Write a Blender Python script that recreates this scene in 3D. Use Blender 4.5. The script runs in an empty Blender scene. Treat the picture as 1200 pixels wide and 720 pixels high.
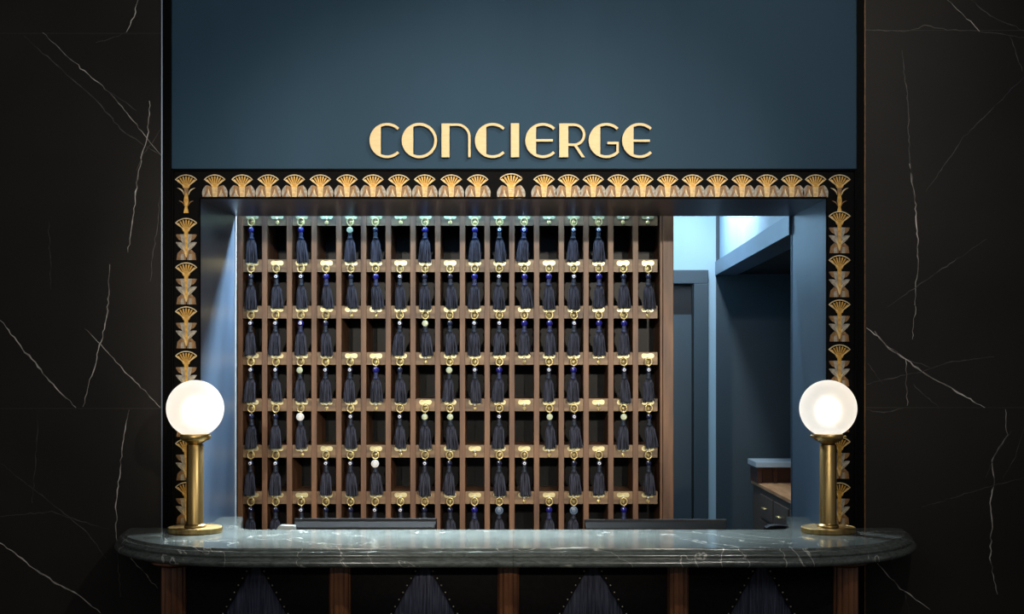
import bpy, math, random
from mathutils import Vector, Matrix
PI = math.pi
random.seed(7)
C = bpy.context.scene.collection
F = 1650.0; VX = 604.0; VY = 420.0; H = 1.776     # measured camera: focal px, vanishing point, eye height

def P(x, y, D):
    return Vector(((x-VX)*D/F, D, H+(VY-y)*D/F))
def s2l(c):
    c /= 255.0
    return c/12.92 if c <= 0.04045 else ((c+0.055)/1.055)**2.4
def rgb(r, g, b): return (s2l(r), s2l(g), s2l(b), 1.0)

# ------------------------------------------------------------------ camera, world, light, exposure
sc = bpy.context.scene
cd = bpy.data.cameras.new('camera'); cam = bpy.data.objects.new('camera', cd); C.objects.link(cam)
cam.location = (0, 0, H); cam.rotation_euler = (PI/2, 0, 0)
cd.sensor_width = 36; cd.lens = 36*F/1200; cd.shift_x = -(VX-600)/1200; cd.shift_y = (VY-360)/1200
sc.camera = cam
sc.view_settings.view_transform = 'Standard'; sc.view_settings.look = 'None'
sc.view_settings.gamma = 1; sc.view_settings.exposure = 0.0; sc.view_settings.use_curve_mapping = False
w = bpy.data.worlds.new('world'); sc.world = w; w.use_nodes = True
w.node_tree.nodes['Background'].inputs[0].default_value = (1.0, 0.97, 0.94, 1)
w.node_tree.nodes['Background'].inputs[1].default_value = 0.10

def area(name, loc, target, sx, sy, power, col, spread=None):
    l = bpy.data.lights.new(name, 'AREA'); l.shape = 'RECTANGLE'; l.size = sx; l.size_y = sy
    l.energy = power; l.color = col
    if spread: l.spread = spread
    o = bpy.data.objects.new(name, l); C.objects.link(o); o.location = loc
    o.rotation_euler = (Vector(target)-Vector(loc)).to_track_quat('-Z', 'Y').to_euler(); return o
def spot(name, loc, target, power, col, angle, blend=0.5, rad=0.03):
    l = bpy.data.lights.new(name, 'SPOT'); l.energy = power; l.color = col
    l.spot_size = math.radians(angle); l.spot_blend = blend; l.shadow_soft_size = rad
    o = bpy.data.objects.new(name, l); C.objects.link(o); o.location = loc
    o.rotation_euler = (Vector(target)-Vector(loc)).to_track_quat('-Z', 'Y').to_euler(); return o

COOL = (0.62, 0.84, 1.0)
# lobby spots well back from the desk: their light passes just under the head of the opening
spot('ceiling_spot', (1.3, -1.6, 3.10), (-0.15, 6.3, 1.92), 1150, (1.0, 0.90, 0.76), 22, 0.8, 0.05)
spot('ceiling_spot', (-1.3, -1.6, 3.10), (-0.35, 6.3, 1.93), 800, (1.0, 0.91, 0.78), 21, 0.8, 0.05)
# steeper spots near the wall
spot('ceiling_spot', (1.3, 2.6, 3.9), (0.1, 5.6, 2.5), 170, (1.0, 0.95, 0.88), 80, 1.0, 0.03)
spot('ceiling_spot', (-0.6, 3.2, 4.1), (-0.6, 5.6, 2.3), 12, (1.0, 0.95, 0.88), 90, 1.0, 0.03)
# added soft fill over the lobby, stands for no particular fixture
area('lobby_fill', (0, 0.5, 4.05), (0, 5.3, 1.2), 7.6, 2.0, 50, (0.98, 0.98, 1.0))
# cool strips over the staff side and one in the passage
area('staff_strip', (-0.15, 6.43, 2.85), (-0.15, 6.38, 0), 2.3, 0.06, 16, COOL)
area('staff_strip', (-0.42, 6.74, 2.90), (-0.42, 5.45, 1.1), 1.5, 0.16, 140, (0.80, 0.92, 1.0), math.radians(75))
area('passage_light', (1.12, 8.3, 2.90), (1.12, 8.5, 0), 0.10, 1.5, 31, (0.76, 0.88, 1.0))
spot('staff_spot', (-0.75, 6.42, 2.86), (-1.28, 5.95, 1.15), 290, (0.74, 0.90, 1.0), 42, 1.0, 0.05)
spot('staff_spot', (0.80, 6.42, 2.86), (1.25, 5.95, 1.2), 15, (0.74, 0.90, 1.0), 42, 1.0, 0.05)

# ------------------------------------------------------------------ materials
def mat(name, col, rough=0.5, metal=0.0, spec=0.5, emit=None, es=0, coat=0):
    m = bpy.data.materials.new(name); m.use_nodes = True
    b = m.node_tree.nodes['Principled BSDF']
    b.inputs['Base Color'].default_value = col; b.inputs['Roughness'].default_value = rough
    b.inputs['Metallic'].default_value = metal; b.inputs['Specular IOR Level'].default_value = spec
    if coat: b.inputs['Coat Weight'].default_value = coat; b.inputs['Coat Roughness'].default_value = 0.08
    if emit: b.inputs['Emission Color'].default_value = emit; b.inputs['Emission Strength'].default_value = es
    return m
def noisy(m, c1, c2, scale=5, detail=6, stretch=(1, 1, 1), lo=0.35, hi=0.65, bump=0, rough=None, dist=0.0):
    nt = m.node_tree; N = nt.nodes; L = nt.links; b = N['Principled BSDF']
    tc = N.new('ShaderNodeTexCoord'); mp = N.new('ShaderNodeMapping'); mp.inputs['Scale'].default_value = stretch
    n = N.new('ShaderNodeTexNoise'); n.inputs['Scale'].default_value = scale; n.inputs['Detail'].default_value = detail
    n.inputs['Distortion'].default_value = dist
    r = N.new('ShaderNodeValToRGB'); r.color_ramp.elements[0].position = lo; r.color_ramp.elements[1].position = hi
    r.color_ramp.elements[0].color = c1; r.color_ramp.elements[1].color = c2
    L.new(tc.outputs['Object'], mp.inputs[0]); L.new(mp.outputs[0], n.inputs['Vector'])
    L.new(n.outputs[0], r.inputs[0]); L.new(r.outputs[0], b.inputs['Base Color'])
    if rough:
        mr = N.new('ShaderNodeMapRange'); mr.inputs[3].default_value = rough[0]; mr.inputs[4].default_value = rough[1]
        L.new(n.outputs[0], mr.inputs[0]); L.new(mr.outputs[0], b.inputs['Roughness'])
    if bump:
        bp = N.new('ShaderNodeBump'); bp.inputs['Strength'].default_value = bump; bp.inputs['Distance'].default_value = 0.002
        L.new(n.outputs[0], bp.inputs['Height']); L.new(bp.outputs[0], b.inputs['Normal'])
    return m
M = {}
M['marble'] = noisy(mat('black_marble', rgb(30, 28, 27), 0.55, spec=0.2), rgb(30, 27, 25), rgb(45, 41, 37), 1.6, 8, lo=0.3, hi=0.75, rough=(0.48, 0.62))
M['vein'] = noisy(mat('white_vein', rgb(200, 195, 188), 0.4), rgb(88, 83, 77), rgb(220, 214, 205), 14, 4)
M['vein_faint'] = noisy(mat('faint_vein', rgb(90, 86, 82), 0.45), rgb(36, 34, 32), rgb(92, 87, 82), 12, 4)
M['joint'] = mat('marble_joint', rgb(72, 68, 62), 0.6)
M['blue'] = noisy(mat('blue_paint', rgb(78, 108, 128), 0.65, spec=0.2), rgb(38, 66, 85), rgb(42, 71, 91), 2.5, 4, (1, 1, 0.35))
M['reveal'] = noisy(mat('satin_blue_paint', rgb(84, 110, 134), 0.30, spec=0.5), rgb(60, 80, 102), rgb(68, 88, 109), 4, 4, (1, 1, 0.25))
M['soffit'] = mat('shaded_blue_paint', rgb(30, 34, 58), 0.32, spec=0.5)  # blue reveal paint darkened: shade of the unlit head put into the colour
M['lit_edge'] = mat('lit_jamb_edge', rgb(205, 220, 228), 0.35)  # pale tone paints the light caught by the left jamb's back edge
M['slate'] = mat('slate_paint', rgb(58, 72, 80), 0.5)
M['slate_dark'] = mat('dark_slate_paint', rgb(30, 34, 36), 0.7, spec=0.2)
M['pale_blue'] = noisy(mat('pale_blue_paint', rgb(150, 188, 214), 0.6), rgb(150, 182, 200), rgb(164, 194, 210), 3, 3, (1, 1, 0.4))
M['ceiling'] = mat('ceiling_paint', rgb(150, 160, 170), 0.8)
M['floor'] = noisy(mat('floor_stone', rgb(40, 38, 36), 0.35), rgb(34, 32, 31), rgb(52, 49, 46), 3, 6)
M['black'] = mat('black_lacquer', rgb(6, 5, 5), 0.6, spec=0.06)
M['black_matte'] = mat('black_inside', rgb(13, 13, 15), 0.7)
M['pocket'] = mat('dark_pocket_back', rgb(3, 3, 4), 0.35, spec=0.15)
M['gold'] = noisy(mat('gold_leaf', rgb(205, 150, 60), 0.45, 0.25), rgb(172, 126, 44), rgb(210, 164, 74), 60, 4)
M['cream'] = noisy(mat('cream_gold', rgb(235, 215, 165), 0.5, 0.1), rgb(184, 160, 114), rgb(218, 198, 156), 60, 4)
M['bronze'] = noisy(mat('bronze_leaf', rgb(120, 88, 52), 0.5, 0.15), rgb(108, 76, 40), rgb(146, 108, 60), 60, 4)
M['silver'] = noisy(mat('silver_leaf', rgb(175, 168, 155), 0.5, 0.15), rgb(128, 121, 108), rgb(170, 162, 146), 70, 4)
M['letter'] = noisy(mat('brushed_gold_face', rgb(238, 208, 150), 0.45, 0.1), rgb(200, 174, 122), rgb(208, 184, 134), 30, 3, (1, 1, 8))
M['letter_side'] = mat('bronze_letter_side', rgb(120, 88, 52), 0.5, 0.3)
M['brass'] = noisy(mat('aged_brass', rgb(176, 138, 72), 0.36, 1.0), rgb(152, 126, 78), rgb(188, 160, 104), 40, 4, (1, 1, 0.1))
M['plate'] = noisy(mat('pale_brass', rgb(210, 195, 140), 0.35, 0.55), rgb(178, 168, 118), rgb(232, 222, 172), 45, 3)
M['hook'] = mat('polished_brass', rgb(224, 204, 140), 0.28, 0.6)
M['screw'] = mat('bright_screw', rgb(245, 242, 225), 0.25, 0.3)
M['wood'] = noisy(mat('walnut', rgb(110, 72, 46), 0.45), rgb(82, 54, 37), rgb(134, 96, 66), 9, 8, (3, 3, 0.35), 0.3, 0.7)
M['wood_h'] = noisy(mat('walnut_rail', rgb(110, 78, 52), 0.45), rgb(84, 62, 42), rgb(152, 122, 86), 8, 8, (0.6, 3, 4), 0.3, 0.7)
M['mahogany'] = noisy(mat('mahogany', rgb(92, 48, 24), 0.28, coat=0.3), rgb(80, 46, 26), rgb(126, 80, 48), 10, 6, (3, 3, 0.3))
M['leather'] = noisy(mat('black_leather', rgb(24, 21, 23), 0.6, spec=0.12), rgb(12, 10, 11), rgb(19, 16, 16), 60, 4, bump=0.3)
M['fabric'] = noisy(mat('navy_fabric', rgb(42, 46, 66), 0.9, spec=0.1), rgb(54, 58, 74), rgb(92, 96, 114), 30, 4, (6, 6, 0.4))
M['tassel'] = noisy(mat('tassel_thread', rgb(52, 56, 76), 0.85, spec=0.15), rgb(14, 15, 20), rgb(72, 75, 90), 90, 2, (3, 3, 0.10), 0.38, 0.62)  # streaks paint in highlights on the strands and shadow between them
M['cord'] = mat('navy_cord', rgb(40, 48, 84), 0.6)
M['cord_dark'] = mat('dark_teal_cord', rgb(28, 38, 54), 0.6)
M['bead'] = mat('cobalt_bead', rgb(24, 26, 120), 0.12, coat=0.5)
M['bead_dark'] = mat('dark_navy_bead', rgb(22, 30, 62), 0.14, coat=0.5)
M['white'] = mat('white_enamel', rgb(235, 238, 245), 0.3)
M['greenish'] = mat('pale_green_enamel', rgb(190, 205, 178), 0.3)
M['bluegrey'] = mat('blue_grey_enamel', rgb(92, 112, 135), 0.3)
M['stud'] = mat('pewter_stud', rgb(176, 168, 150), 0.3, 0.8)
M['plastic'] = mat('black_plastic', rgb(7, 8, 9), 0.5, spec=0.2)
M['screen'] = mat('dark_screen', rgb(14, 16, 22), 0.1)
M['grey_plastic'] = mat('grey_plastic', rgb(150, 160, 162), 0.4)
M['steel'] = mat('satin_steel', rgb(150, 165, 180), 0.3, 0.9)
M['pale_stone'] = mat('pale_marble', rgb(176, 190, 198), 0.3)
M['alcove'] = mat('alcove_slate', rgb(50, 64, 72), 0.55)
M['oak'] = noisy(mat('desk_wood', rgb(190, 140, 96), 0.4), rgb(176, 124, 82), rgb(206, 158, 114), 8, 6, (3, 0.4, 3))
M['cab_wood'] = mat('dark_cabinet_paint', rgb(88, 74, 64), 0.4)
M['redwood'] = mat('red_brown_wood', rgb(74, 42, 32), 0.4)

def stone():
    m = mat('grey_green_marble', rgb(90, 98, 98), 0.13, spec=0.5)
    nt = m.node_tree; N = nt.nodes; L = nt.links; b = N['Principled BSDF']
    tc = N.new('ShaderNodeTexCoord'); mp = N.new('ShaderNodeMapping'); mp.inputs['Scale'].default_value = (1, 3.0, 3.0)
    L.new(tc.outputs['Object'], mp.inputs[0])
    n = N.new('ShaderNodeTexNoise'); n.inputs['Scale'].default_value = 20; n.inputs['Detail'].default_value = 12; n.inputs['Roughness'].default_value = 0.82
    n.inputs['Distortion'].default_value = 0.8
    L.new(mp.outputs[0], n.inputs['Vector'])
    r = N.new('ShaderNodeValToRGB'); e = r.color_ramp.elements
    e[0].position = 0.32; e[0].color = rgb(36, 40, 38); e[1].position = 0.72; e[1].color = rgb(118, 126, 122)
    L.new(n.outputs[0], r.inputs[0])
    n2 = N.new('ShaderNodeTexNoise'); n2.inputs['Scale'].default_value = 1.7; n2.inputs['Detail'].default_value = 5; n2.inputs['Distortion'].default_value = 1.5
    mp2 = N.new('ShaderNodeMapping'); mp2.inputs['Rotation'].default_value = (0, 0, 0.7)
    L.new(tc.outputs['Object'], mp2.inputs[0]); L.new(mp2.outputs[0], n2.inputs['Vector'])
    s = N.new('ShaderNodeMath'); s.operation = 'SUBTRACT'; s.inputs[1].default_value = 0.5; L.new(n2.outputs[0], s.inputs[0])
    a = N.new('ShaderNodeMath'); a.operation = 'ABSOLUTE'; L.new(s.outputs[0], a.inputs[0])
    r2 = N.new('ShaderNodeValToRGB'); e = r2.color_ramp.elements
    e[0].position = 0.0; e[0].color = (1, 1, 1, 1); e[1].position = 0.0035; e[1].color = (0, 0, 0, 1); L.new(a.outputs[0], r2.inputs[0])
    mx = N.new('ShaderNodeMixRGB'); mx.inputs[2].default_value = rgb(222, 222, 212)
    mu = N.new('ShaderNodeMath'); mu.operation = 'MULTIPLY'; mu.inputs[1].default_value = 0.7; L.new(r2.outputs[0], mu.inputs[0])
    L.new(mu.outputs[0], mx.inputs[0]); L.new(r.outputs[0], mx.inputs[1]); L.new(mx.outputs[0], b.inputs['Base Color'])
    return m
M['stone'] = stone()

def globe_mat():
    m = bpy.data.materials.new('lit_opal_glass'); m.use_nodes = True
    nt = m.node_tree; N = nt.nodes; L = nt.links; b = N['Principled BSDF']
    b.inputs['Base Color'].default_value = (1, 1, 1, 1); b.inputs['Roughness'].default_value = 0.68
    b.inputs['Transmission Weight'].default_value = 0.75; b.inputs['IOR'].default_value = 1.25
    b.inputs['Emission Color'].default_value = (1.0, 0.93, 0.82, 1); b.inputs['Emission Strength'].default_value = 0.26
    return m
M['globe'] = globe_mat()
M['bulb'] = mat('glowing_bulb', (1, 1, 1, 1), 0.5, emit=(1.0, 0.9, 0.72, 1), es=2.6)

# ------------------------------------------------------------------ mesh helpers
class MB:
    def __init__(s): s.v = []; s.f = []; s.m = []; s.mats = []; s.sm = []
    def mi(s, name):
        if name not in s.mats: s.mats.append(name)
        return s.mats.index(name)
    def add(s, vs, fs, mt, smooth=False):
        o = len(s.v); s.v += [tuple(v) for v in vs]; k = s.mi(mt)
        for f in fs: s.f.append([o+i for i in f]); s.m.append(k); s.sm.append(smooth)
    def box(s, x0, x1, y0, y1, z0, z1, mt):
        v = [(x, y, z) for x in (x0, x1) for y in (y0, y1) for z in (z0, z1)]
        s.add(v, [(0, 1, 3, 2), (4, 6, 7, 5), (0, 4, 5, 1), (2, 3, 7, 6), (0, 2, 6, 4), (1, 5, 7, 3)], mt)
    def prism(s, pts, y0, y1, mt, side=None):      # pts = (x,z) polygon, front face at y0 (towards camera)
        n = len(pts)
        s.add([(x, y0, z) for x, z in pts], [tuple(range(n))], mt)
        v = [(x, y0, z) for x, z in pts]+[(x, y1, z) for x, z in pts]
        s.add(v, [(i, (i+1) % n, n+(i+1) % n, n+i) for i in range(n)]+[tuple(range(2*n-1, n-1, -1))], side or mt)
    def lathe(s, prof, c, mt, seg=32, axis='z', smooth=True):   # prof = (r, h)
        v = []; f = []
        for r, h in prof:
            for i in range(seg):
                a = 2*PI*i/seg
                if axis == 'z': v.append((c[0]+r*math.cos(a), c[1]+r*math.sin(a), c[2]+h))
                elif axis == 'y': v.append((c[0]+r*math.cos(a), c[1]+h, c[2]+r*math.sin(a)))
                else: v.append((c[0]+h, c[1]+r*math.cos(a), c[2]+r*math.sin(a)))
        for k in range(len(prof)-1):
            for i in range(seg):
                j = (i+1) % seg; f.append((k*seg+i, k*seg+j, (k+1)*seg+j, (k+1)*seg+i))
        f.append(tuple(range(seg-1, -1, -1))); f.append(tuple((len(prof)-1)*seg+i for i in range(seg)))
        s.add(v, f, mt, smooth)
    def sphere(s, c, r, mt, seg=16, rings=10, sc=(1, 1, 1)):
        v = []; f = []
        for k in range(rings+1):
            t = PI*k/rings
            for i in range(seg):
                a = 2*PI*i/seg
                v.append((c[0]+sc[0]*r*math.sin(t)*math.cos(a), c[1]+sc[1]*r*math.sin(t)*math.sin(a), c[2]+sc[2]*r*math.cos(t)))
        for k in range(rings):
            for i in range(seg):
                j = (i+1) % seg; f.append((k*seg+i, (k+1)*seg+i, (k+1)*seg+j, k*seg+j))
        s.add(v, f, mt, True)
    def torus(s, c, R, r, mt, axis='y', seg=20, sub=8, sz=1.0):
        v = []; f = []
        for i in range(seg):
            a = 2*PI*i/seg
            for j in range(sub):
                b = 2*PI*j/sub; q = R+r*math.cos(b); h = r*math.sin(b)
                if axis == 'y': v.append((c[0]+q*math.cos(a), c[1]+h, c[2]+sz*q*math.sin(a)))
                else: v.append((c[0]+q*math.cos(a), c[1]+q*math.sin(a), c[2]+h))
        for i in range(seg):
            for j in range(sub):
                f.append((i*sub+j, i*sub+(j+1) % sub, ((i+1) % seg)*sub+(j+1) % sub, ((i+1) % seg)*sub+j))
        s.add(v, f, mt, True)
    def tube(s, pts, r, mt, sub=6):
        pts = [Vector(p) for p in pts]; v = []; f = []
        for i, p in enumerate(pts):
            d = (pts[min(i+1, len(pts)-1)]-pts[max(i-1, 0)]).normalized()
            u = d.orthogonal().normalized() if abs(d.y) > 0.99 else d.cross(Vector((0, 1, 0))).normalized()
            w2 = d.cross(u)
            rr = r[i] if isinstance(r, (list, tuple)) else r
            for j in range(sub):
                a = 2*PI*j/sub; v.append(p+u*rr*math.cos(a)+w2*rr*math.sin(a))
        n = len(pts)
        for i in range(n-1):
            for j in range(sub):
                f.append((i*sub+j, i*sub+(j+1) % sub, (i+1)*sub+(j+1) % sub, (i+1)*sub+j))
        f.append(tuple(range(sub))); f.append(tuple((n-1)*sub+j for j in range(sub)))
        s.add(v, f, mt, True)
    def build(s, name, parent=None, bevel=0):
        me = bpy.data.meshes.new(name); me.from_pydata(s.v, [], s.f)
        for k in s.mats: me.materials.append(M[k])
        me.polygons.foreach_set('material_index', s.m); me.polygons.foreach_set('use_smooth', s.sm)
        import bmesh
        bm = bmesh.new(); bm.from_mesh(me); bmesh.ops.recalc_face_normals(bm, faces=bm.faces); bm.to_mesh(me); bm.free()
        o = bpy.data.objects.new(name, me); C.objects.link(o)
        if parent: o.parent = parent
        if bevel:
            b = o.modifiers.new('bevel', 'BEVEL'); b.width = bevel; b.segments = 2; b.limit_method = 'ANGLE'
        return o
def tag(o, label, cat, group=None):
    o['label'] = label; o['category'] = cat
    if group: o['group'] = group
    return o
def struct(o): o['kind'] = 'structure'; return o
def empty(name, loc=(0, 0, 0)):
    o = bpy.data.objects.new(name, None); C.objects.link(o); o.location = loc; o.empty_display_size = 0.05; return o

# ------------------------------------------------------------------ setting: lobby side
DW = 5.6                       # plane of the marble and of the frame
DB = 6.29                      # back of the opening
K = DW/F
def wx(x): return (x-VX)*K
def wz(y): return H+(VY-y)*K
CEIL = 4.2
XL, XR = wx(235), wx(968)      # opening jambs
ZT = wz(233)                   # opening head
b = MB(); b.box(-4, 4, -1.0, 11, -0.1, 0, 'floor'); struct(b.build('floor'))
b = MB(); b.box(-4, 4, -1.0, DB, CEIL, CEIL+0.1, 'ceiling'); b.box(-4, 4, DB, 11, 2.95, 3.05, 'ceiling'); struct(b.build('ceiling'))

def vein(b, pts, wpx, mt, seed):
    rn = random.Random(seed); out = []
    for (x0, y0), (x1, y1) in zip(pts[:-1], pts[1:]):
        n = max(2, int(math.hypot(x1-x0, y1-y0)/5))
        for i in range(n):
            t = i/n; out.append((x0+(x1-x0)*t+rn.uniform(-1.1, 1.1), y0+(y1-y0)*t+rn.uniform(-.8, .8)))
    out.append(pts[-1]); n = len(out); v = []; f = []
    for i, (x, y) in enumerate(out):
        a = out[max(i-1, 0)]; c = out[min(i+1, n-1)]; dx, dy = c[0]-a[0], c[1]-a[1]; l = math.hypot(dx, dy) or 1
        t = i/(n-1); ww = wpx*0.5*(0.25+0.9*math.sin(PI*min(max(t, 0.03), 0.97))**0.5)*rn.uniform(0.45, 1.25)
        nx, ny = -dy/l*ww, dx/l*ww
        v += [(wx(x+nx), DW-0.0006, wz(y+ny)), (wx(x-nx), DW-0.0006, wz(y-ny))]
    for i in range(n-1): f.append((2*i, 2*i+1, 2*i+3, 2*i+2))
    b.add(v, f, mt)

LV = [([(162, 0), (157, 20), (148, 38)], 1.3, 1), ([(148, 38), (128, 46), (112, 50)], .8, 0),
      ([(28, 42), (75, 84), (110, 115), (145, 155), (190, 183)], 1.3, 0), ([(50, 38), (95, 80), (128, 108), (160, 146), (189, 182)], 1.0, 1),
      ([(130, 108), (160, 130)], .8, 0),
      ([(176, 118), (173, 160), (162, 200), (158, 240), (150, 296)], 1.6, 1), ([(189, 150), (165, 186), (160, 200)], 1.0, 0),
      ([(129, 310), (126, 370), (112, 425), (97, 477)], 1.5, 1),
      ([(0, 375), (30, 413), (62, 450), (89, 478)], 1.9, 1), ([(100, 385), (140, 428), (188, 478)], 1.1, 1),
      ([(151, 480), (143, 530), (136, 590), (137, 640)], 1.4, 1), ([(137, 640), (141, 700)], 1, 0),
      ([(0, 636), (22, 652), (35, 664), (62, 681), (95, 700), (118, 719)], 2.0, 1), ([(45, 482), (38, 590)], .9, 0),
      ([(0, 543), (60, 590), (100, 622), (125, 655)], 1.1, 0), ([(0, 605), (60, 600), (130, 622)], 1, 0), ([(141, 640), (185, 690)], .9, 1),
      ([(188, 230), (176, 330)], .8, 0), ([(57, 260), (60, 340)], .7, 0)]
RV = [([(1013, 35), (1060, 37), (1085, 30), (1110, 35), (1150, 37)], 1.1, 0), ([(1110, 0), (1130, 18), (1148, 37)], 1.2, 1),
      ([(1138, 0), (1160, 18), (1200, 36)], 1.3, 0), ([(1150, 37), (1200, 44)], .9, 0), ([(1184, 42), (1198, 84)], 1.1, 0),
      ([(1056, 60), (1064, 120), (1066, 190), (1072, 240)], 1.2, 0), ([(1066, 192), (1073, 240), (1076, 300), (1072, 358)], 1.4, 1),
      ([(1200, 90), (1130, 160), (1085, 225)], .9, 0), ([(1157, 280), (1100, 318), (1040, 360)], 1.1, 0),
      ([(1015, 384), (1030, 395), (1042, 409), (1062, 421), (1080, 436), (1110, 453), (1154, 478)], 2.1, 1),
      ([(1024, 388), (1037, 404), (1052, 413)], 1.0, 1),
      ([(1062, 421), (1062, 445), (1063, 476)], 1.2, 1), ([(1014, 451), (1050, 442), (1078, 436), (1110, 425), (1165, 418)], 1.2, 0),
      ([(1015, 425), (1035, 450)], .9, 0), ([(1070, 450), (1100, 478)], 1, 0), ([(1073, 358), (1069, 398)], .9, 1), ([(1062, 421), (1090, 431)], .9, 0),
      ([(1012, 480), (1035, 484), (1058, 479)], 1.2, 0),
      ([(1186, 505), (1166, 535), (1155, 560)], 1, 0), ([(1178, 480), (1180, 510), (1162, 540), (1165, 565), (1161, 590), (1162, 620), (1160, 655), (1169, 697)], 1.5, 1),
      ([(1080, 595), (1150, 573), (1200, 560)], 1, 0), ([(1029, 661), (1055, 690), (1070, 700), (1090, 715)], 1.2, 1), ([(1060, 690), (1065, 720)], .9, 0),
      ([(1200, 500), (1188, 540), (1175, 560)], .8, 0)]
for nm, xa, xb, vs, js in (('wall_left', -4, wx(190), LV, (39, 479)), ('wall_right', wx(1013), 4, RV, (35.5, 478))):
    b = MB(); zs = [0, wz(js[1]), wz(js[0]), CEIL]
    for k in range(3): b.box(xa, xb, DW, DW+0.35, zs[k]+0.0008, zs[k+1]-0.0008, 'marble')
    for j in js: b.box(xa, xb, DW+0.0012, DW+0.3, wz(j)-0.001, wz(j)+0.001, 'joint')
    for i, (pts, ww, br) in enumerate(vs): vein(b, pts, ww*0.8, 'vein' if br else 'vein_faint', i+len(nm))
    struct(b.build(nm))
# blue wall above the opening and the solid sides of the opening
b = MB(); b.box(wx(201), wx(1004), DW+0.004, DB, ZT+0.012, CEIL, 'blue'); struct(b.build('wall_front'))
b = MB()
b.box(wx(201), XL, DW+0.004, DB, 0, ZT+0.012, 'reveal'); b.box(XR, wx(1004), DW+0.004, DB, 0, ZT+0.012, 'reveal')
struct(b.build('wall_reveal'))
b = MB(); b.box(XL, XR, DW+0.004, DB, ZT, ZT+0.012, 'soffit'); struct(b.build('ceiling_soffit'))
b = MB(); b.box(XL-0.006, XL+0.004, DB-0.002, DB+0.01, 0, ZT, 'lit_edge'); struct(b.build('trim_1'))  # thin added strip for the brightly lit back corner
b = MB(); b.box(XR-0.003, XR+0.006, DB-0.002, DB+0.01, 0, ZT, 'reveal'); struct(b.build('trim_2'))
# dark stepped trims beside the marble
b = MB(); b.box(wx(190.2), wx(201), DW-0.004, DW+0.1, 0, CEIL, 'black'); b.box(wx(189.6), wx(190.9), DW-0.008, DW+0.01, 0, CEIL, 'steel')
b.box(wx(195), wx(196.2), DW-0.007, DW, 0, CEIL, 'black'); struct(b.build('trim_3'))
b = MB(); b.box(wx(1004), wx(1013), DW-0.004, DW+0.1, 0, CEIL, 'black'); b.box(wx(1012.6), wx(1013.6), DW-0.007, DW+0.01, 0, CEIL, 'bronze')
b.box(wx(1007), wx(1008), DW-0.007, DW, 0, CEIL, 'black'); struct(b.build('trim_4'))

# ------------------------------------------------------------------ staff room behind
XP = 0.725
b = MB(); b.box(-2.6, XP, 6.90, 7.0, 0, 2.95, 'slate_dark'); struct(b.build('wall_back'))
b = MB(); b.box(-2.7, -2.6, DB, 7.0, 0, 2.95, 'slate'); struct(b.build('wall_staff_left'))
b = MB(); b.box(XP-0.1, XP, 7.0, 9.4, 0, 2.95, 'pale_blue'); struct(b.build('wall_passage_left'))
DF = 9.4
def fx(x): return (x-VX)*DF/F
def fz(y): return H+(VY-y)*DF/F
b = MB(); b.box(XP-0.1, fx(839), DF, DF+0.1, 0, 2.95, 'pale_blue'); b.box(fx(839), 4, DF, DF+0.1, 0, 2.95, 'alcove'); struct(b.build('wall_far'))
# beam over the alcove, running toward the counter; bright wall above it
b = MB()
x0, x1, y1, y0 = fx(838), 1.222, DF, DB+0.0
zb, zt = fz(323), fz(307)
def skew(b, off, za, zc, th, mt):
    v = [(x0+off, y1, za), (x1+off, y0, za), (x1+off+th, y0, za), (x0+off+th, y1, za), (x0+off, y1, zc), (x1+off, y0, zc), (x1+off+th, y0, zc), (x0+off+th, y1, zc)]
    b.add(v, [(0, 1, 2, 3), (4, 5, 6, 7), (0, 1, 5, 4), (1, 2, 6, 5), (2, 3, 7, 6), (3, 0, 4, 7)], mt)
skew(b, 0, zb, zt, 0.14, 'reveal'); struct(b.build('trim_5'))
b = MB(); skew(b, 0.03, zt, 2.95, 0.1, 'pale_blue'); struct(b.build('wall_upper'))
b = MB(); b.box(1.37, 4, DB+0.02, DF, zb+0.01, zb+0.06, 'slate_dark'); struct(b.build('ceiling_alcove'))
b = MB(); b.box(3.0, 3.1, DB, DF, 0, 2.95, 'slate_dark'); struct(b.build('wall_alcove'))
# slate door in its frame on the far wall
door = empty('door_1', (fx(795), DF, 0)); struct(door)
def pm(b, name, parent, bevel=0):
    o = b.build(name, parent, bevel); o.matrix_parent_inverse = Matrix.Translation(-Vector(parent.location)); return o
b = MB(); b.box(XP, fx(829), DF-0.05, DF, fz(333), fz(317), 'slate'); b.box(fx(812), fx(829), DF-0.05, DF, 0, fz(333), 'slate')
b.box(fx(810), fx(812), DF-0.035, DF, 0, fz(333), 'slate_dark'); pm(b, 'door_frame', door, 0.004)
b = MB(); b.box(XP, fx(810), DF-0.02, DF, 0, fz(369), 'slate'); b.box(XP, fx(810), DF-0.008, DF, fz(369), fz(333), 'black_matte'); pm(b, 'door_leaf', door)

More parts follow.
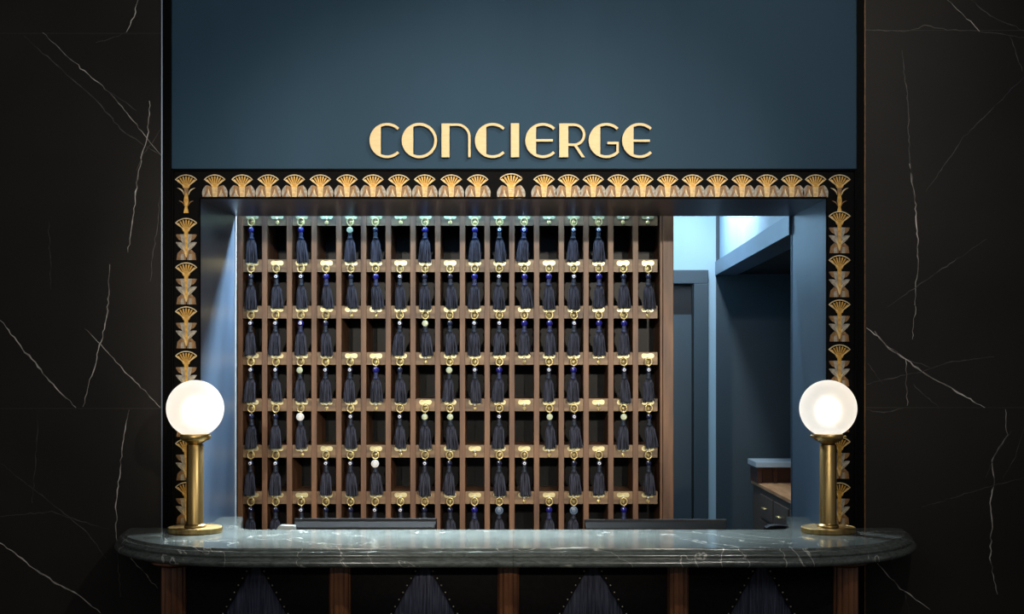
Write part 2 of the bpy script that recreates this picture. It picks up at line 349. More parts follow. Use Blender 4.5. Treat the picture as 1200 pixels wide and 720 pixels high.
# ------------------------------------------------------------------ reception counter
FZ = 1.10
cnt = empty('reception_counter', (0, 5.4, 0))
tag(cnt, 'curved grey marble topped reception counter with fluted wooden columns and studded front panels', 'counter')
def outer():
    pts = []; cxl = -1.53; cxr = 1.53; rx, ry = 0.58, 0.60
    for i in range(0, 25):
        a = PI/2*i/24; pts.append((cxl+rx-rx*math.cos(a), DW-ry*math.sin(a)))
    n0 = len(pts)
    for i in range(1, 12): pts.append((cxl+rx+(cxr-cxl-2*rx)*i/12, 5.0))
    for i in range(24, -1, -1):
        a = PI/2*i/24; pts.append((cxr-rx+rx*math.cos(a), DW-ry*math.sin(a)))
    return pts
OUT = outer()
PROF = [(0, 0), (0.0, -0.004), (0.004, -0.008), (0.010, -0.0105), (0.018, -0.012), (0.018, -0.0155), (0.0205, -0.0165), (0.0245, -0.020), (0.026, -0.024),
        (0.024, -0.0285), (0.020, -0.0315), (0.020, -0.034), (0.030, -0.036), (0.037, -0.041), (0.040, -0.048), (0.038, -0.056), (0.030, -0.063), (0.018, -0.066), (0.0, -0.066)]
def offs(i, o):
    x, y = OUT[i]; a = OUT[max(i-1, 0)]; c = OUT[min(i+1, len(OUT)-1)]
    dx, dy = c[0]-a[0], c[1]-a[1]
    if i in (0, len(OUT)-1): dx = 0; dy = 1 if i else -1
    l = math.hypot(dx, dy); return (x+dy/l*o, y-dx/l*o)
def ear(sx, xj):   # ledge running back beside the jamb
    s = 1 if sx > 0 else -1
    xe = 1.149 if s > 0 else -1.156
    pts = [(s*1.53, DW), (xj-s*0.001, DW), (xj-s*0.001, 6.0)]
    for k in range(5):
        a = PI/2*k/4; pts.append((xe+s*0.02-s*0.02*math.sin(a), 6.0-0.03+0.03*math.cos(a)))
    pts += [(xe-s*0.02, 5.84), (xe-s*0.052, 5.66), (xe-s*0.06, 5.60), (xe-s*0.085, 5.562), (xe-s*0.13, 5.548)]
    return pts
XS = wx(602)-0.0
for side in (-1, 1):
    b = MB(); idx = [i for i, p in enumerate(OUT) if (p[0] < XS if side < 0 else p[0] > XS)]
    rows = [[offs(i, o)+(FZ+h,) for i in idx] for o, h in PROF]
    xj = XS-0.0006 if side < 0 else XS+0.0006
    for k, (o, h) in enumerate(PROF):
        e = (xj, 5.0-o, FZ+h)
        rows[k] = rows[k]+[e] if side < 0 else [e]+rows[k]
    n = len(rows[0]); v = [p for r in rows for p in r]; f = []
    for k in range(len(rows)-1):
        for i in range(n-1): f.append((k*n+i, k*n+i+1, (k+1)*n+i+1, (k+1)*n+i))
    b.add(v, f, 'stone', True)
    er = ear(side, XL if side < 0 else XR)
    back = [(xj, 5.548)]+er[::-1][:-1] if side < 0 else er[1:]+[(xj, 5.548)]
    ring = [p[:2] for p in rows[0]]
    poly = ring+back if side < 0 else ring+back
    # polygon goes left wall -> front -> seam -> back middle -> ear -> jamb -> wall
    m = len(poly)
    v = [(x, y, FZ) for x, y in poly]+[(x, y, FZ-0.066) for x, y in poly]
    b.add(v, [tuple(range(m)), tuple(range(2*m-1, m-1, -1))], 'stone')
    nb = len(ring)
    b.add(v, [(i, (i+1) % m, m+(i+1) % m, m+i) for i in range(nb-1, m)], 'stone')
    pm(b, 'marble_top', cnt)
# body
b = MB(); b.box(-1.27, 1.235, 5.16, 5.5, 0.06, FZ-0.0665, 'black_matte'); b.box(-1.27, 1.235, 5.19, 5.5, 0, 0.06, 'black')
pm(b, 'counter_body', cnt)
protoS = {}
colx = [-1.246, -0.640, -0.026, 0.592, 1.205]
for i, cx in enumerate(colx):
    R = 0.046 if i in (0, 4) else 0.040
    b = MB(); v = []; f = []; seg = 96; hs = [0.09, FZ-0.082]
    for h in hs:
        for k in range(seg):
            a = 2*PI*k/seg; r = R*(1-0.13*abs(math.sin(a*6))**0.6*1.0)
            r = R*(0.86+0.14*abs(math.cos(a*5)))
            v.append((cx+r*math.cos(a), 5.135+r*math.sin(a), h))
    for k in range(seg): f.append((k, (k+1) % seg, seg+(k+1) % seg, seg+k))
    f += [tuple(range(seg)), tuple(range(seg, 2*seg))]
    b.add(v, f, 'mahogany', False)
    col = pm(b, 'fluted_column', cnt)
    b = MB(); c = (cx, 5.135, 0)
    b.lathe([(R, FZ-0.084), (R*1.06, FZ-0.080), (R*1.6, FZ-0.074), (R*1.75, FZ-0.0665)], c, 'mahogany', 48)
    o = b.build('capital', col)
    b = MB(); b.lathe([(R*1.3, 0.0), (R*1.3, 0.05), (R*1.15, 0.07), (R, 0.09)], c, 'mahogany', 48)
    o = b.build('plinth', col)
for i in range(4):
    xa, xb = colx[i]+0.03, colx[i+1]-0.03; xc = (xa+xb)/2+[-0.006, 0.0, 0.0, 0.0][i]; za, zc = 0.10, FZ-0.067
    zm = (za+zc)/2; hw, hh = (xb-xa)/2-0.02, (zc-za)/2-0.002
    def dia(t, k=1.0, dz=0.0):          # right contour from the top point down, t 0..1
        z = zc-0.0-(zc-za)*t; u = min(t, 1-t)*2; return hw*k*(u**0.93), z
    b = MB(); yF = 5.140
    N_ = 16
    for s in (-1, 1):
        pts = [(xc, zc)]+[(xc+s*dia(k/N_)[0], dia(k/N_)[1]) for k in range(1, N_)]+[(xc, za)]
        for k in range(N_):
            (ax, az), (bx_, bz) = pts[k], pts[k+1]; ex = xb if s > 0 else xa
            b.add([(ax, yF, az), (ex, yF, az), (ex, yF, bz), (bx_, yF, bz), (ax, yF+0.02, az), (bx_, yF+0.02, bz)], [(0, 1, 2, 3), (0, 3, 5, 4)], 'leather')
    pan = pm(b, 'studded_panel', cnt)
    pan['label'] = 'black leather panel with a pointed opening'
    b = MB(); v = []; f = []; nx = 120
    for h in (0, 1):
        for k in range(nx+1):
            x = xc-hw+2*hw*k/nx; y = yF+0.014-0.006*math.sin(k*0.9+0.8*math.sin(k*0.23))
            v.append((x, y, za if h == 0 else zc-0.002))
    for k in range(nx): f.append((k, k+1, nx+2+k, nx+1+k))
    b.add(v, f, 'fabric', True)
    o = b.build('pleated_fabric', pan); o['label'] = 'pleated navy fabric'
    b = MB(); ns = 36
    for s in (-1, 1):
        for k in range(ns):
            t = (k+0.35)/ns; dx, z = dia(t); loc = Vector((xc+s*(dx+0.009), yF-0.001, z))
            if k < 10:
                if 'stud' not in protoS:
                    q_ = MB(); q_.sphere((0, 0, 0), 0.0034, 'stud', 10, 6, (1, 0.6, 1)); o = q_.build('nailhead', pan); protoS['stud'] = o
                else: o = protoS['stud'].copy(); C.objects.link(o); o.parent = pan
                o.location = loc
            else: b.sphere(loc, 0.0034, 'stud', 8, 6, (1, 0.6, 1))
    o = b.build('nailhead', pan); o['kind'] = 'stuff'

# ------------------------------------------------------------------ ornamental frame
DFm = DW-0.012
fr = empty('ornamental_frame', (wx(601), DW, wz(216)))
tag(fr, 'black lacquer frame with gilded lotus flower border around the opening', 'frame')
xo, xo2, zo = wx(202.5), wx(1002.5), wz(198.5)
b = MB(); zi = wz(232)
b.box(xo, xo2, DFm+0.003, DW+0.004, zi, zo, 'black'); b.box(xo, XL, DFm+0.003, DW+0.004, FZ+0.001, zi, 'black'); b.box(XR, xo2, DFm+0.003, DW+0.004, FZ+0.001, zi, 'black')
pm(b, 'ground_board', fr)
b = MB(); e = 0.008
b.box(xo, xo2, DFm-0.010, DW+0.004, zo-e, zo, 'black'); b.box(xo, xo+e, DFm-0.010, DW+0.004, FZ+0.001, zo, 'black'); b.box(xo2-e, xo2, DFm-0.010, DW+0.004, FZ+0.001, zo, 'black')
b.box(XL, XR, DFm-0.002, DW+0.004, ZT-0.001, zi+0.003, 'black'); b.box(XL-0.004, XL, DFm-0.002, DW+0.004, FZ+0.001, ZT, 'black'); b.box(XR, XR+0.004, DFm-0.002, DW+0.004, FZ+0.001, ZT, 'black')
pm(b, 'moulding', fr, 0.002)
def motif(kind, big=1.0):
    b = MB(); q = K*big
    def pr(pts, lay, mt): b.prism([(x*q, -y*q) for x, y in pts], -0.0012*lay, 0.0, mt)
    def leaf(xa, ya, xb, yb, w_, lay, mt, bend=0):
        n = 8; L_ = []; R_ = []; dx, dy = xb-xa, yb-ya; l = math.hypot(dx, dy); nx, ny = -dy/l, dx/l
        for k in range(n+1):
            t = k/n; cx, cy = xa+dx*t+nx*bend*math.sin(PI*t), ya+dy*t+ny*bend*math.sin(PI*t); ww = w_*math.sin(PI*(t*0.92+0.04))
            L_.append((cx+nx*ww, cy+ny*ww)); R_.append((cx-nx*ww, cy-ny*ww))
        pr(L_+R_[::-1], lay, mt)
    A = math.radians(51); ax, ay, R = 0, 16.0, 16.0
    def pt(r, a): return (ax+r*math.sin(a)*1.04, ay-r*math.cos(a))
    if kind == 'top':
        hw = 15.3
        for s in (-1, 1):
            arch = [(s*(hw+0)*0.98, 27.5)]+[(s*(9.2+6*math.cos(t)), 27.5-15*math.sin(t)) for t in [PI/2*k/6 for k in range(7)]]+[(s*3.5, 15), (s*3.5, 27.5)]
            pr(arch, 1, 'bronze')
            leaf(s*14.4, 27.0, s*10.4, 13.0, 1.9, 2, 'silver', s*0.8)
            pr([(s*5.4, 27.5), (s*9.0, 21.5), (s*11.2, 27.5)], 2.2, 'silver')
            leaf(s*4.6, 26.5, s*7.6, 17.5, 1.0, 2.6, 'cream', s*1)
        pr([(-3.4, 14), (3.4, 14), (3.4, 18), (2.7, 27.5), (-2.7, 27.5), (-3.4, 18)], 3, 'cream')
        for k in range(4): pr([(-2.6, 17+2.4*k), (2.6, 17+2.4*k), (2.6, 18+2.4*k), (-2.6, 18+2.4*k)], 3.4, 'gold')
    elif kind == 'side':
        for s in (-1, 1):
            leaf(s*1, 26, s*12, 19.5, 3.2, 1, 'bronze'); leaf(s*1.5, 39, s*12, 28.5, 3.2, 2, 'silver', -s*2.0)
            pr([(s*0.5, 49), (s*11.5, 49), (s*10.5, 41.5), (s*6, 37), (s*0.5, 40)], 1, 'bronze')
            pr([(s*2.5, 49), (s*6.6, 49), (s*6.2, 42), (s*3.2, 42)], 1.6, 'silver')
            leaf(s*0.5, 46, s*5.5, 32, 0.9, 3, 'cream', -s*1.5)
        pr([(-7, 19), (7, 19), (5.5, 27), (2.5, 32), (-2.5, 32), (-5.5, 27)], 2, 'silver')
        pr([(-2.6, 14), (2.6, 14), (1.6, 24), (1.4, 32), (2.4, 40), (0, 46.5), (-2.4, 40), (-1.4, 32), (-1.6, 24)], 3, 'gold')
    else:
        for s in (-1, 1):
            leaf(s*2.5, 24, s*10.5, 15.5, 0.8, 2, 'cream', -s*2); leaf(s*2, 37, s*8.5, 30.5, 0.6, 2, 'bronze', -s*1.5)
        pr([(-2.6, 14), (2.6, 14), (2.4, 22), (-2.4, 22)], 3, 'bronze')
        pr([(-1.4, 22), (1.4, 22), (2.8, 31), (1.4, 38), (3, 45), (-3, 45), (-1.4, 38), (-2.8, 31)], 3, 'gold')
    # fan
    m = 12
    pr([pt(R, -A+2*A*k/m) for k in range(m+1)]+[pt(4.2, A-2*A*k/m) for k in range(m+1)], 3.2, 'black')
    pr([pt(R, -A+2*A*k/m) for k in range(m+1)]+[pt(R-1.1, A-2*A*k/m) for k in range(m+1)], 4.4, 'cream')
    for s in (-1, 1):
        pr([pt(R, s*A), pt(R-0.2, s*(A-0.07)), pt(3, s*(A-0.3)), pt(3, s*A)], 4.4, 'cream')
    pn = 7
    for k in range(pn):
        a = -A+2*A*(k+0.5)/pn; da = A/pn
        pr([pt(4.5, a-da*0.8), pt(R-3.0, a-da*0.56), pt(R-1.8, a), pt(R-3.0, a+da*0.56), pt(4.5, a+da*0.8)], 4, 'gold')
    pr([pt(6.0, -A+2*A*k/m) for k in range(m+1)]+[(3.4, 15.6), (-3.4, 15.6)], 4.1, 'gold')
    return b
topx = [252.5, 284.5, 315, 345.5, 376, 407, 437.5, 467.7, 498, 529, 560, 599, 637.5, 666, 695, 724, 753, 782, 811, 840, 869, 898, 927, 955]
protoM = {}
def put_motif(kind, x, ytop, big=1.0):
    key = (kind, big)
    if key not in protoM:
        o = motif(kind, big).build('lotus_ornament', fr); protoM[key] = o
    else:
        o = protoM[key].copy(); C.objects.link(o)
    o.parent = fr; o.matrix_parent_inverse = Matrix.Translation(-Vector(fr.location)); o.location = (wx(x), DFm+0.0028, wz(ytop))
    return o
for x in topx: put_motif('top', x, 203.8 if x == 599 else 205.2, 1.08 if x == 599 else 0.97)
for x, ys in ((219, [256, 308, 359.5, 411.5, 463, 514, 565]), (983, [248, 299.5, 351.5, 404, 457.5, 512, 565.5])):
    put_motif('corner', x, 205.2)
    for y in ys: put_motif('side', x, y)

# ------------------------------------------------------------------ brass letters CONCIERGE
def ring_sector(cx, cy, r0, r1, a0, a1, n=28):       # angles in degrees, 0 = right, ccw up
    o = [(cx+r1*math.cos(math.radians(a0+(a1-a0)*k/n)), cy-r1*math.sin(math.radians(a0+(a1-a0)*k/n))) for k in range(n+1)]
    i = [(cx+r0*math.cos(math.radians(a1-(a1-a0)*k/n)), cy-r0*math.sin(math.radians(a1-(a1-a0)*k/n))) for k in range(n+1)]
    return o+i
def seg_left(cx, cy, r, xc, n=28):
    a = math.degrees(math.acos((xc-cx)/r))
    return [(cx+r*math.cos(math.radians(a+(360-2*a)*k/n)), cy-r*math.sin(math.radians(a+(360-2*a)*k/n))) for k in range(n+1)]
def rect(x0, x1, y0, y1): return [(x0, y0), (x1, y0), (x1, y1), (x0, y1)]
T = 3.1; R = 20.5; CY = 165.9
def lC(cx, ch): return [ring_sector(cx, CY, R-T, R, 46, 314), seg_left(cx, CY, R, ch)]
letters = [
 ('C', lC(454.3, 447), 'first letter C at the left end of the sign'),
 ('O', [ring_sector(492, CY, R-T, R+.1, 0, 360, 56), seg_left(492, CY, R, 484.8)], 'letter O, second in the sign'),
 ('N', [rect(517.8, 527.1, 146, 185.5), rect(527.1, 536, 146, 148.8), ring_sector(536, 161.7, 12.9, 15.7, 0, 90, 16), rect(548.9, 551.7, 161.7, 185.5)], 'rounded letter N between O and C'),
 ('C', lC(577.3, 570), 'letter C in the middle, between N and I'),
 ('I', [rect(598.7, 608.3, 145.8, 185.4)], 'plain bar letter I'),
 ('E', lC(636, 628.1)+[rect(628.1, 647.7, 164.3, 167.2)], 'rounded letter E between I and R'),
 ('R', [rect(655.2, 665.7, 146, 185.5), rect(665.7, 672.5, 146, 148.9), ring_sector(672.5, 159.2, 10.2, 13.1, -90, 90, 24), rect(665.7, 672.5, 169.4, 172.3), [(672.2, 171.8), (676, 171.8), (685, 185.5), (681.3, 185.5)]], 'letter R with a slanting leg'),
 ('G', [ring_sector(710, CY, R-T, R, 46, 318), seg_left(710, CY, R, 703), rect(711.3, 724.6, 167.4, 170.2), rect(721.8, 724.6, 167.4, 179.6)], 'letter G, next to the last letter'),
 ('E', lC(749, 741.8)+[rect(741.8, 761, 164.8, 167.5)], 'letter E at the right end of the sign'),
]
for ch, polys, lab in letters:
    b = MB()
    for i, pl in enumerate(polys):
        cxm = sum(p[0] for p in pl)/len(pl)
        b.prism([(wx(x), wz(y)) for x, y in pl], DW-0.026-0.0002*i, DW-0.010, 'letter', 'letter_side')
    # short pins hold the letter off the wall
    x0, x1 = min(p[0] for p in polys[0]), max(p[0] for p in polys[0])
    px = x0+5.5
    for yy in (158, 174): b.lathe([(0.003, -0.014), (0.003, 0.006)], (wx(px), DW, wz(yy)), 'letter_side', 8, 'y')
    o = b.build('letter_'+ch.lower())
    tag(o, 'flat brushed gold '+lab+', on blue', 'letter', 'gold letters of the CONCIERGE sign')

# ------------------------------------------------------------------ key rack
DR = 6.55; U = DR/F
def rx_(x): return (x-VX)*U
def rz_(y): return H+(VY-y)*U
def colc(c): return 295.6+28.98*c
def railtop(r): return 249.6+54.45*r
rack = empty('key_rack', (rx_(534), DR, 0))
tag(rack, 'tall brown wooden pigeonhole key rack with brass number plates behind the counter', 'rack')
DP = 0.30
b = MB()
zt_, zl_ = rz_(240), rz_(640)
for c in range(18):
    if c in (0, 17): continue
    xm = colc(c)-14.49; b.box(rx_(xm-3.2), rx_(xm+3.2), DR, DR+DP, zl_, zt_, 'wood')
pm(b, 'upright_divider', rack, 0.0015)
for r in range(8):
    b = MB(); z1, z0 = rz_(railtop(r)), rz_(railtop(r)+14.8)
    for c in range(17):
        xa, xb = rx_(colc(c)-11.4), rx_(colc(c)+11.4); b.box(xa, xb, DR+0.007, DR+0.022, z0, z1, 'wood_h'); b.box(xa, xb, DR+0.022, DR+DP, z1-0.012, z1-0.002, 'wood')
    pm(b, 'cross_rail', rack)
b = MB(); b.box(rx_(278.6), rx_(284.6), DR-0.004, DR+DP, 0, zt_, 'wood'); pm(b, 'side_stile', rack, 0.002)
b = MB(); b.box(rx_(773.4), rx_(776.6), DR+0.002, DR+DP, 0, zt_, 'wood'); b.box(rx_(776.6), rx_(789), DR-0.012, DR+DP+0.04, 0, zt_, 'wood'); pm(b, 'side_stile', rack, 0.002)
b = MB(); b.box(rx_(280), rx_(788), DR-0.01, DR+DP, zt_, zt_+0.03, 'wood'); pm(b, 'top_board', rack)
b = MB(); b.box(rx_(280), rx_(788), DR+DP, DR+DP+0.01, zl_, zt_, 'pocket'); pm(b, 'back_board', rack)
b = MB(); b.box(rx_(284.6), rx_(773.4), DR, DR+DP, 0, zl_, 'wood'); pm(b, 'base_panel', rack)

def plate_mesh():
    b = MB(); pts = []
    W2, H2, rr = 7.3*U, 2.9*U, 2.9*U
    for s, a0 in ((1, -90), (-1, 90)):
        for k in range(9):
            a = math.radians(a0+180*k/8); pts.append((s*(W2-rr)+rr*math.cos(a), rr*math.sin(a)))
        pts.append((-s*1.6*U, s*H2*0.80))
    b.prism(pts, -0.003, 0, 'plate')
    for s in (-1, 1): b.sphere((s*4.9*U, -0.003, 0), 0.0026, 'screw', 8, 6, (1, 0.4, 1))
    return b
def hook_mesh():
    b = MB()
    b.lathe([(0.0095, 0), (0.0095, -0.002), (0.007, -0.004)], (0, 0, -7.0*U), 'hook', 16, 'y')
    b.sphere((0, -0.014, -2.5*U), 0.0070, 'screw', 10, 8)
    b.lathe([(0.0026, 0), (0.0026, -0.011)], (0, 0, -2.5*U), 'hook', 8, 'y')
    b.tube([(0, -0.003, -4.8*U), (0, -0.012, -5.6*U), (0, -0.016, -7.4*U), (0, -0.012, -9.0*U), (0, -0.016, -9.2*U)], 0.0022, 'hook')
    return b
p0 = h0 = None; top = MB()
for r in range(7):
    for c in range(17):
        loc = Vector((rx_(colc(c)), DR+0.007, rz_(railtop(r)+4.3)))
        if r == 0:
            for src in (plate_mesh(), hook_mesh()):
                for fi, f in enumerate(src.f): top.add([Vector(src.v[i])+loc for i in f], [tuple(range(len(f)))], src.mats[src.m[fi]], False)
            continue
        if p0 is None:
            p0 = plate_mesh().build('number_plate', rack); h0 = hook_mesh().build('key_hook', p0); p, h = p0, h0
        else:
            p = p0.copy(); C.objects.link(p); h = h0.copy(); C.objects.link(h); h.parent = p
        p.parent = rack; p.matrix_parent_inverse = Matrix.Translation(-Vector(rack.location)); p.location = loc
o = pm(top, 'number_plate', rack); o['kind'] = 'stuff'

# ---- room keys with tassels
def tassel_mesh(seed):
    rn = random.Random(seed); b = MB(); seg = 56; rows = 9; v = []; f = []
    Hh = 26.2*U*rn.uniform(0.97, 1.05); sh = rn.uniform(-0.10, 0.10); fl = rn.uniform(0.90, 1.12); ph = [rn.uniform(0.0, 0.09) for _ in range(seg)]
    jag = [rn.uniform(-0.05, 0.05) for _ in range(seg)]
    for k in range(rows+1):
        t = k/rows; r = (0.0105+0.0095*min(1, t*5)**0.6+0.0075*t)*fl
        for i in range(seg):
            a = 2*PI*i/seg; q = r*(0.90+(0.20 if (i//2) % 2 else 0)-ph[i]*2.2*t*(1 if i % 3 == 0 else 0)+0.05*math.sin(3*a+seed))
            v.append((q*math.cos(a)+sh*t*0.06, q*0.56*math.sin(a), -t*Hh*(1+jag[i]*t)))
    for k in range(rows):
        for i in range(seg): j = (i+1) % seg; f.append((k*seg+i, k*seg+j, (k+1)*seg+j, (k+1)*seg+i))
    f.append(tuple(range(seg))); f.append(tuple(rows*seg+i for i in range(seg)))
    b.add(v, f, 'tassel', False)
    for q in range(rn.randint(2, 5)):      # stray threads
        a = rn.uniform(-PI, 0); r1 = rn.uniform(0.028, 0.036)
        b.tube([(0.014*math.cos(a), 0.010*math.sin(a), -0.01), (0.024*math.cos(a), 0.016*math.sin(a), -0.05), (r1*math.cos(a), 0.02*math.sin(a), -Hh*rn.uniform(0.85, 1.04))], 0.0011, 'tassel', 4)
    return b
me_cache = {}
def cached(key, fn, name):
    if key not in me_cache:
        o = fn().build(name); me_cache[key] = o; return o
    o = me_cache[key].copy(); C.objects.link(o); return o
def ring_m():
    b = MB(); b.torus((0, 0, -11.2*U), 3.9*U, 0.0029, 'hook', 'y', 20, 6, 1.12)
    b.tube([(0, 0, -15.2*U), (0.002, -0.001, -17*U), (0, 0, -18.4*U)], 0.0016, 'hook', 5); return b
def bead_m(mt, big):
    def f():
        b = MB(); b.sphere((0, 0, -20.8*U), 3.5*U*big, mt, 16, 12); return b
    return f
def neck_m(mt):
    def f():
        b = MB(); b.lathe([(0.0075, -23*U), (0.0095, -24.5*U), (0.0100, -27*U), (0.0085, -28.6*U), (0.0105, -29.3*U), (0.0135, -30.4*U), (0.0115, -31.6*U)], (0, 0, 0), mt, 16); return b
    return f
def tag_m(kind):
    def f():
        b = MB(); y = -0.0150; z = -20.8*U
        if kind == 'B':
            b.lathe([(1.9*U, 0.004), (1.9*U, -0.0005), (1.7*U, -0.0015)], (0, y, z), 'white', 16, 'y'); b.lathe([(0.75*U, 0), (0.75*U, -0.0022)], (0, y, z), 'bead_dark', 10, 'y')
        elif kind == 'A':
            b.sphere((-0.0035, -0.0115, z+0.0075), 0.0030, 'white', 8, 6)  # white dot is a painted specular glint on the plain bead
        else:
            mt = {'C': 'greenish', 'D': 'white', 'E': 'bluegrey'}[kind]; r = {'C': 3.6, 'D': 4.6, 'E': 4.8}[kind]*U
            b.lathe([(r, 0.003), (r, 0), (r*0.9, -0.0012)], (0, y, z-0.001), mt, 24, 'y'); b.torus((0, y-0.001, z-0.001), r*0.62, 0.0012, 'hook' if kind != 'E' else 'bead_dark', 'y', 20, 5)
        return b
    return f
MAP = ["A.A.CA.A.ABB.BB..",
       "ABBAAABAAABAABAAA",
       "BBBA..BCABBAABAA.",
       "BBCBBAA.CBA.BA.BB",
       "AAD.B.BCC.B.CB.CA",
       "BB.BBD.BA.AB.AB.A",
       "AABAABBAAAE.AE.A."]
BLUE = {(0, 0), (0, 2), (0, 7), (0, 9), (1, 5), (1, 11), (1, 14), (1, 12), (1, 3), (2, 11), (2, 12), (2, 14), (2, 15), (3, 5), (3, 10), (3, 13), (6, 9), (6, 12), (6, 15), (1, 9), (0, 11), (2, 2)}
ordn = ['first', 'second', 'third', 'fourth', 'fifth', 'sixth', 'seventh', 'eighth', 'ninth', 'tenth', 'eleventh', 'twelfth', 'thirteenth', 'fourteenth', 'fifteenth', 'sixteenth', 'seventeenth']
rown = ['top', 'second', 'third', 'fourth', 'fifth', 'sixth', 'lowest']
desc = {'A': 'dark bead', 'B': 'white eyed bead', 'C': 'pale green tag', 'D': 'white tag', 'E': 'blue grey tag'}
for r, line in enumerate(MAP):
    for c, k in enumerate(line):
        if k == '.': continue
        rn = random.Random(r*31+c)
        loc = Vector((rx_(colc(c)), DR-0.030, rz_(railtop(r))))
        root = empty('room_key', loc); root.empty_display_size = 0.02
        blue = (r, c) in BLUE
        d = 'cobalt bead' if (blue and k == 'A') else desc[k]
        tag(root, f'navy tassel key with {d}, {rown[r]} row, {ordn[c]} column from the left', 'key', 'tasselled room keys on the rack')
        parts = [cached('ring', ring_m, 'key_ring'),
                 cached(('bead', blue), bead_m('bead' if blue else 'bead_dark', 1.08 if blue else 0.95), 'bead'),
                 cached(('neck', blue), neck_m('cord' if blue else 'cord_dark'), 'neck')]
        ts = rn.randint(0, 9)
        t = cached(('tassel', ts), lambda: tassel_mesh(ts), 'tassel'); t.location = (0, 0, -31.2*U)
        t.rotation_euler = (0, rn.uniform(-0.05, 0.05), 0)
        t.scale = (0.95, 1, 1)
        parts.append(t)
        g = cached(('tag', k), tag_m(k), 'round_tag' if k in 'CDE' else 'bead_eye_or_glint'); parts.append(g)
        for p in parts: p.parent = root
        root.rotation_euler = (0, rn.uniform(-0.03, 0.03), 0)

# ------------------------------------------------------------------ globe lamps
for (px, lab) in ((228.7, 'left brass table lamp with a lit white globe, at the left end of the counter'),
                  (970.5, 'right brass table lamp with a lit white globe, at the right end of the counter')):
    DL = 5.47; q = DL/F; cx = (px-VX)*q
    L_ = empty('globe_lamp', (cx, DL, FZ)); tag(L_, lab, 'lamp', 'brass globe lamps on the counter')
    gz = (H+(VY-479)*q)-FZ
    b = MB(); b.lathe([(0.098, 0), (0.1045, 0.001), (0.105, 0.004), (0.105, 0.018), (0.1035, 0.0205), (0.099, 0.021), (0.097, 0.0195), (0.05, 0.0190), (0.0, 0.019)][:8], (0, 0, 0), 'brass', 72, smooth=False)
    b.build('base', L_)
    b = MB(); b.lathe([(0.042, 0.0185), (0.042, 0.024), (0.038, 0.030), (0.0335, 0.032), (0.0325, 0.035), (0.0325, gz-0.142), (0.030, gz-0.140)], (0, 0, 0), 'brass', 48)
    b.build('stem', L_)
    b = MB(); b.lathe([(0.027, gz-0.142), (0.027, gz-0.134), (0.036, gz-0.131), (0.040, gz-0.127), (0.052, gz-0.122), (0.057, gz-0.118), (0.057, gz-0.100), (0.054, gz-0.098)], (0, 0, 0), 'brass', 48)
    gal = b.build('globe_holder', L_)
    b = MB()
    for a in (-0.35, PI-0.5, PI/2):
        x, y = math.cos(a), math.sin(a); b.tube([(x*0.05, y*0.05, gz-0.109), (x*0.062, y*0.062, gz-0.109)], 0.0028, 'brass'); b.sphere((x*0.065, y*0.065, gz-0.109), 0.0055, 'brass', 10, 8)
    b.build('thumbscrew', gal)
    b = MB(); b.sphere((0, 0, gz), 0.1105, 'globe', 64, 40); b.build('glass_globe', L_)
    b = MB(); b.sphere((0, 0, gz-0.008), 0.036, 'bulb', 24, 16, (1, 1, 1.2)); b.build('bulb', L_)

# ------------------------------------------------------------------ staff desk, monitors, small things
b = MB(); b.box(-1.05, 0.98, 5.60, 6.22, 0.72, 0.75, 'oak')
for x in (-1.03, -0.02, 0.94): b.box(x, x+0.03, 5.62, 6.2, 0, 0.72, 'cab_wood')
tag(b.build('staff_desk', None, 0.002), 'low staff desk hidden behind the marble counter', 'desk')
def monitor(xa, xb, yt, lab):
    D = 5.92; q = D/F; xc = ((xa+xb)/2-VX)*q; wd = (xb-xa)*q; zt2 = H+(VY-yt)*q
    m = empty('monitor', (xc, D, 0.75)); tag(m, lab, 'monitor', 'computer monitors behind the counter')
    h = zt2-0.75; b = MB(); n = 12
    v = []; f = []
    prof = [(0.045, h-0.34, 0.006), (0.0, h-0.345, 0), (0.0, h-0.004, 0), (0.004, h, 0), (0.016, h, 0), (0.022, h-0.012, 0.002), (0.045, h-0.035, 0.006)]
    for o_, z, ins in prof:
        v += [(-wd/2+ins, -o_, z), (wd/2-ins, -o_, z)]
    k = len(prof)
    f = [(2*i, 2*i+1, (2*i+3) % (2*k), (2*i+2) % (2*k)) for i in range(k)]+[tuple(2*i for i in range(k)), tuple(2*i+1 for i in range(k))]
    b.add(v, f, 'plastic'); b.build('housing', m, 0.002)
    b = MB(); b.box(-wd/2+0.012, wd/2-0.012, 0, 0.002, h-0.33, h-0.015, 'screen'); b.build('screen', m)
    b = MB(); b.box(-0.035, 0.035, -0.065, -0.04, 0.012, h-0.12, 'plastic'); b.build('stand', m, 0.003)
    b = MB(); b.box(-0.13, 0.13, -0.13, 0.08, 0, 0.014, 'plastic'); b.build('foot', m, 0.004)
monitor(345.5, 512, 607.5, 'black computer monitor seen from behind, on the left, above the marble counter')
monitor(684.5, 851, 608.5, 'black computer monitor seen from behind, on the right, above the marble counter')
D = 5.80; q = D/F
b = MB(); x0, x1 = (322-VX)*q, (346-VX)*q; zt3 = H+(VY-615.5)*q
v = [(x0, D, 0.75), (x1, D, 0.75), (x1, D, zt3-0.003), (x0+0.022, D, zt3), (x0, D, zt3-0.028)]
b.prism([(p[0], p[2]) for p in v], D-0.02, D+0.03, 'grey_plastic')
tag(b.build('desk_phone', None, 0.004), 'pale grey plastic device peeking over the counter beside the left monitor', 'device')
b = MB(); x0, x1 = (898-VX)*6.0/F, (925-VX)*6.0/F; zt3 = H+(VY-616.5)*6.0/F
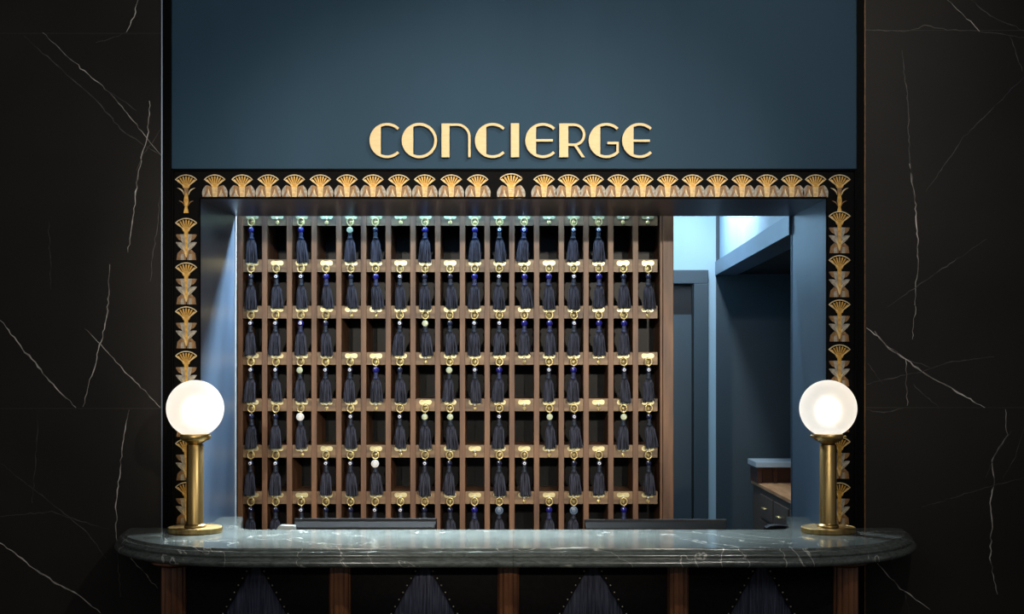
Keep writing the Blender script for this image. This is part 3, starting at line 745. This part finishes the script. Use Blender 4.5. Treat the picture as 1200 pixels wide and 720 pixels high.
pts = [(x0, 0.75), (x1, 0.75), (x1, zt3-0.004)]+[(x1-(x1-x0)*t, zt3-0.004+0.005*math.sin(PI*t)) for t in (0.2, 0.4, 0.6, 0.8)]+[(x0, zt3-0.01)]
b.prism(pts, D+0.2, D+0.26, 'plastic'); b.sphere(((910-VX)*6.0/F, D+0.21, zt3-0.003), 0.004, 'white', 8, 6, (2.5, 1, 1))  # white blob paints a highlight on the glossy top
tag(b.build('desk_organiser', None, 0.003), 'glossy black item peeking over the counter edge left of the right lamp', 'device')

# cabinet in the alcove
DC = 8.9; q = DC/F
cab = empty('alcove_cabinet', ((889-VX)*q, DC, 0)); tag(cab, 'dark cabinet with wooden worktop and marble shelf in the alcove at right', 'cabinet')
X0 = (889-VX)*q; zw = H+(VY-567)*q; zs1 = H+(VY-541.5)*q; zs0 = H+(VY-548)*q
b = MB(); b.box(X0-0.02, 2.6, DC-0.02, DC+0.30, zs0, zs1, 'pale_stone'); pm(b, 'marble_shelf', cab, 0.003)
b = MB(); b.box(X0-0.005, X0+0.02, DC, DC+0.28, zw, zs0, 'redwood'); b.box(X0, 2.6, DC+0.06, DC+0.28, zw, zs0, 'redwood'); b.box(X0+0.10, X0+0.125, DC+0.03, DC+0.28, zw, zs0, 'redwood'); pm(b, 'upstand', cab)
b = MB(); b.box(X0, 2.2, 7.4, DC+0.28, zw-0.022, zw, 'oak'); pm(b, 'worktop', cab, 0.002)
b = MB(); b.box(X0+0.012, 2.2, 7.42, DC+0.27, 0, zw-0.022, 'cab_wood'); pm(b, 'carcass', cab)
for k in range(3):
    ya = 7.46+k*0.48
    for (z0, z1) in ((zw-0.20, zw-0.06), (zw-0.50, zw-0.22)):
        b = MB(); b.box(X0+0.0, X0+0.012, ya, ya+0.44, z0, z1, 'cab_wood'); d = pm(b, 'drawer', cab, 0.002)
        b = MB(); zc = (z0+z1)/2; yc = ya+0.22
        b.tube([(X0, yc-0.03, zc), (X0-0.018, yc-0.03, zc)], 0.004, 'hook'); b.tube([(X0, yc+0.03, zc), (X0-0.018, yc+0.03, zc)], 0.004, 'hook'); b.tube([(X0-0.018, yc-0.045, zc), (X0-0.018, yc+0.045, zc)], 0.005, 'hook')
        o = b.build('pull', d)
